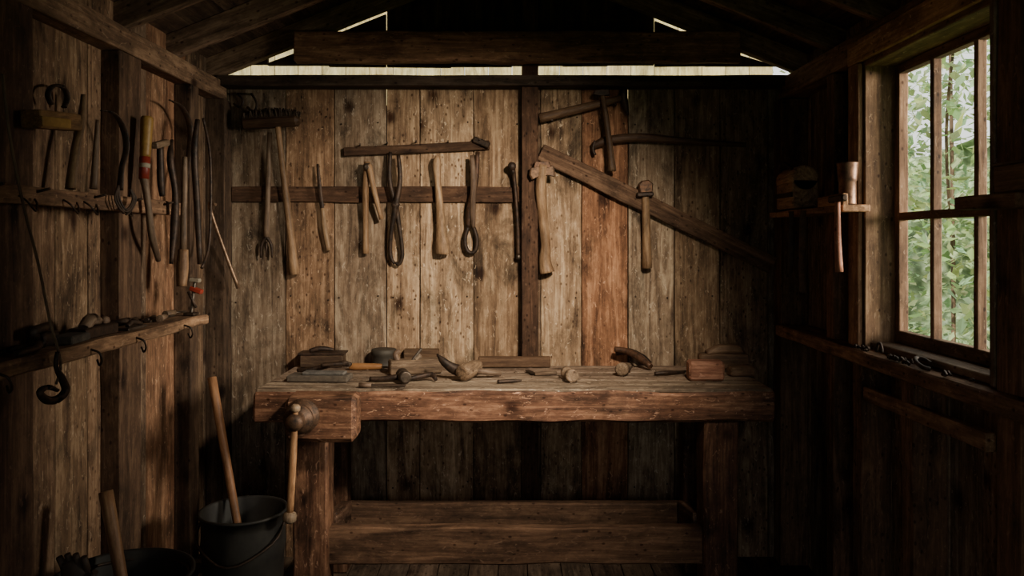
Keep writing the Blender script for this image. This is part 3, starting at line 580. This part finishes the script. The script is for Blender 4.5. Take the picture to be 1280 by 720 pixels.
b.lathe([(.050, -.10), (.058, -.095), (.058, .095), (.050, .10)], c+V((0, 0, .128)), (0, 1, .0), W_BLOCK, seg=20, tone=(1.5, 1.25, 1.0), sq=(1, .95))
b.tube([c+V((-.05, -.08, .17)), c+V((-.06, -.03, .195)), c+V((-.06, .03, .195)), c+V((-.05, .08, .17))], .007, IRON)
b.beam(c+V((-.058, -.103, .06)), c+V((-.058, .103, .06)), .006, .02, IRON, ch=.001); b.done()
b = B('framing_hammer'); X = 1.165
b.tube([sd(1047, 252, X), sd(1047, 290, X), sd(1049, 340, X)], [.009, .011, .014], W_RED, seg=12, tone=(1.2, 1, .9))
b.beam(sd(1038, 250, X), sd(1056, 247, X), .022, .024, IRON, ch=.005); b.done()
b = B('rein_strap'); b.tube([V((1.172, 3.15, 1.66)), V((1.17, 3.14, 1.55)), V((1.175, 3.17, 1.44)), V((1.17, 3.14, 1.33))], [.012, .016, .012, .014], LEATH, flat=(1, .4), tone=(2, 1.7, 1.5)); b.done()
b = B('rein_strap'); b.tube([V((1.172, 3.28, 1.66)), V((1.17, 3.27, 1.52)), V((1.175, 3.30, 1.40))], [.010, .014, .010], LEATH, flat=(1, .4)); b.done()
b = B('corner_shelf'); b.beam((1.225, 1.80, 1.635), (1.225, 2.05, 1.635), .13, .035, W_BEAM, n=4, wob=.002, tone=(1.8, 1.5, 1.3)); b.beam((1.27, 1.9, 1.53), (1.27, 1.9, 1.617), .04, .04, W_BEAM); b.done()
b = B('cigar_box'); b.block((1.25, 1.90, 1.655+.036), (.075, .14, .07), W_OLDH, ch=.004, tone=(1.4, 1.2, 1)); b.block((1.25, 1.90, 1.655+.074), (.08, .15, .006), W_OLDH, ch=.002); b.done()
b = B('rusty_nails')
for i in range(26):
    y = R.choice([R.uniform(2.15, 2.36), R.uniform(2.48, 2.64), R.uniform(2.74, 2.86)]); c = V((R.uniform(1.255, 1.28), y, 1.148)); a = R.uniform(0, 6.28); l = R.uniform(.015, .04)
    b.tube([c, c+V((math.cos(a)*l*.3, math.sin(a)*l*.5, R.uniform(0, .012))), c+V((math.cos(a)*l*.3, math.sin(a)*l, 0))], R.uniform(.003, .007), IRON, seg=6)
b.done()
b = B('shackle'); c = V((1.275, 2.42, 1.148)); b.tube([c+V((math.cos(t)*.02, math.sin(t)*.035, .01+.012*math.sin(t))) for t in (0, .8, 1.6, 2.4, 3.2, 4., 4.8)], .007, IRON); b.done()
b = B('staple_hook'); c = V((1.27, 2.68, 1.148)); b.tube([c+V((0, 0, .004)), c+V((0, .01, .03)), c+V((0, .03, .034)), c+V((0, .045, .004))], .005, IRON); b.done()

# ================================================================ OUTDOORS
m, nt, p = newmat('leaf')
t = nd(nt, 'ShaderNodeAttribute', attribute_name='tone').outputs['Color']
nt.links.new(mulc(nt, t, (.36, .46, .24)), p.inputs['Base Color']); p.inputs['Roughness'].default_value = .6
tl_ = nd(nt, 'ShaderNodeBsdfTranslucent'); nt.links.new(mulc(nt, t, (.40, .53, .24)), tl_.inputs[0])
mx = nd(nt, 'ShaderNodeMixShader'); mx.inputs[0].default_value = .4
nt.links.new(p.outputs[0], mx.inputs[1]); nt.links.new(tl_.outputs[0], mx.inputs[2])
nt.links.new(mx.outputs[0], [n for n in nt.nodes if n.type == 'OUTPUT_MATERIAL'][0].inputs[0]); LEAF = m
def foliage(name, boxes, trunk, Ls=(.07, .13)):
    b = B(name)
    for (x0, x1, y0, y1, z0, z1, n) in boxes:
        k = 0
        while k < n:
            c = V((R.uniform(x0, x1), R.uniform(y0, y1), R.uniform(z0, z1)))
            if noise.noise(c*1.3) < -.12 and R.random() < .8: continue
            k += 1
            d = V((R.gauss(0, 1), R.gauss(0, 1), R.gauss(-.4, .6))).normalized(); s_ = d.cross(V((R.gauss(0, .4), R.gauss(0, .4), 1))).normalized()
            L = R.uniform(*Ls); w = L*.28; u = d.cross(s_)*.15*w
            vs = [c, c+d*L*.4+s_*w+u, c+d*L, c+d*L*.4-s_*w+u, c+d*L*.45]
            kk = R.uniform(.6, 1.25); tt = (kk*R.uniform(.8, 1.2), kk, kk*R.uniform(.7, 1.3))
            b.add(vs, [[0, 1, 4], [1, 2, 4], [2, 3, 4], [3, 0, 4]], vs, LEAF, tt)
    for tr_ in trunk: b.tube(tr_[0], tr_[1], W_OLDH, seg=8)
    b.done()
foliage('tree', [(2.9, 4.8, 4.2, 9.0, .0, 3.8, 6500)], [([(3.9, 6.9, -.3), (3.95, 7.0, 1.5), (3.8, 6.8, 4.0)], [.02, .018, .012]), ([(3.95, 7, 1.4), (3.5, 6.3, 2.4), (3.2, 5.6, 3.2)], [.015, .012, .01])], (.08, .15))
m, nt, p = newmat('hedge_leaves')
tc = nd(nt, 'ShaderNodeTexCoord'); vo = nd(nt, 'ShaderNodeTexVoronoi'); vo.inputs['Scale'].default_value = 7
nt.links.new(tc.outputs['Object'], vo.inputs['Vector'])
n_ = noi(nt, tc.outputs['Object'], 1.6, 6, .7)
c = ramp(nt, vo.outputs['Distance'], [(.1, (.58, .68, .45)), (.45, (.36, .47, .25)), (.8, (.15, .23, .10))])
c = mulc(nt, c, ramp(nt, n_, [(.38, .5), (.55, 1.0), (.68, 1.4)]))
nt.links.new(c, p.inputs['Base Color']); p.inputs['Roughness'].default_value = .8
def hedge(name, a, b_, h):
    a = V(a); b_ = V(b_); nn = (b_-a).cross(V((0, 0, 1))).normalized(); vs = []; nx, nz = 90, 50
    for i in range(nx):
        for j in range(nz):
            p_ = a.lerp(b_, i/(nx-1))+V((0, 0, h*j/(nz-1)-.3))
            hh = noise.noise(p_*1.2)*.5+noise.noise(p_*4)*.2; vs.append(p_+nn*hh+V((0, 0, noise.noise(p_*2)*.3 if j == nz-1 else 0)))
    fs = [[i*nz+j, (i+1)*nz+j, (i+1)*nz+j+1, i*nz+j+1] for i in range(nx-1) for j in range(nz-1)]
    me = bpy.data.meshes.new(name); me.from_pydata(vs, [], fs); me.materials.append(m)
    for f in me.polygons: f.use_smooth = True
    bpy.context.scene.collection.objects.link(bpy.data.objects.new(name, me))
hedge('hedge', (5.9, 3.0, 0), (5.2, 11.5, 0), 3.0)
# added board backdrop, gives the gable gap its warm yellow light
b = B('gap_backdrop'); x = -4.0
while x < 2.2:
    b.beam((x+.1, 6.6, -.12), (x+.1, 6.6, 4.6), .196, .03, W_PALE, up=(0, 1, 0), ch=.003, tone=tn(.85, 1.15)); x += .2
b.done()
m, nt, p = newmat('grass_ground'); tc = nd(nt, 'ShaderNodeTexCoord')
n = noi(nt, tc.outputs['Object'], 6, 8, .7); nt.links.new(ramp(nt, n, [(.35, (.03, .07, .012)), (.65, (.12, .2, .04))]), p.inputs['Base Color']); p.inputs['Roughness'].default_value = .9
me = bpy.data.meshes.new('ground'); me.from_pydata([(-15, -15, -.12), (15, -15, -.12), (15, 15, -.12), (-15, 15, -.12)], [], [[0, 1, 2, 3]]); me.materials.append(m)
bpy.context.scene.collection.objects.link(bpy.data.objects.new('ground', me))

# ================================================================ LIGHT
w = bpy.data.worlds.new('World'); bpy.context.scene.world = w; w.use_nodes = True
bg = w.node_tree.nodes['Background']; bg.inputs[0].default_value = (.96, .97, .93, 1); bg.inputs[1].default_value = 1.8
def light(name, kind, loc, tgt, energy, color, **k):
    l = bpy.data.lights.new(name, kind); l.energy = energy; l.color = color
    for a, c in k.items(): setattr(l, a, c)
    o = bpy.data.objects.new(name, l); o.location = loc
    o.rotation_euler = (V(tgt)-V(loc)).to_track_quat('-Z', 'Y').to_euler(); bpy.context.scene.collection.objects.link(o); return o
light('sun', 'SUN', (-5, -4, 6), (3, 5, 0), 7.0, (1, .93, .80), angle=.02)
o = light('window_portal', 'AREA', (1.50, 2.5, 1.66), (0, 2.5, 1.66), 1, (1, 1, 1), shape='RECTANGLE', size=.8, size_y=1.1); o.data.cycles.is_portal = True
o = light('door_portal', 'AREA', (0, YF-.1, 1.0), (0, 2, 1.0), 1, (1, 1, 1), shape='RECTANGLE', size=1.1, size_y=2.0); o.data.cycles.is_portal = True
light('added_window_fill', 'AREA', (4.2, 1.7, 2.10), (-1.4, 2.9, 1.2), 430, (1, .90, .75), shape='RECTANGLE', size=1.1, size_y=1.1)  # added area lamp outside the window, out of view, brightens left wall
light('back_wall_spot', 'SPOT', (.62, 1.62, 2.30), (-.26, 3.8, 1.08), 320, (1, .88, .70), spot_size=math.radians(65), spot_blend=1.0, shadow_soft_size=.10)  # added spot without a fixture, brightens back wall and bench
# ================================================================ CAMERA
cd = bpy.data.cameras.new('camera'); cam = bpy.data.objects.new('camera', cd); bpy.context.scene.collection.objects.link(cam)
cam.location = (0, 0, HZ); cam.rotation_euler = (math.radians(90), 0, 0)
cd.lens = F/1280*36; cd.sensor_width = 36; cd.shift_y = -60/1280; cd.clip_start = .02
bpy.context.scene.camera = cam
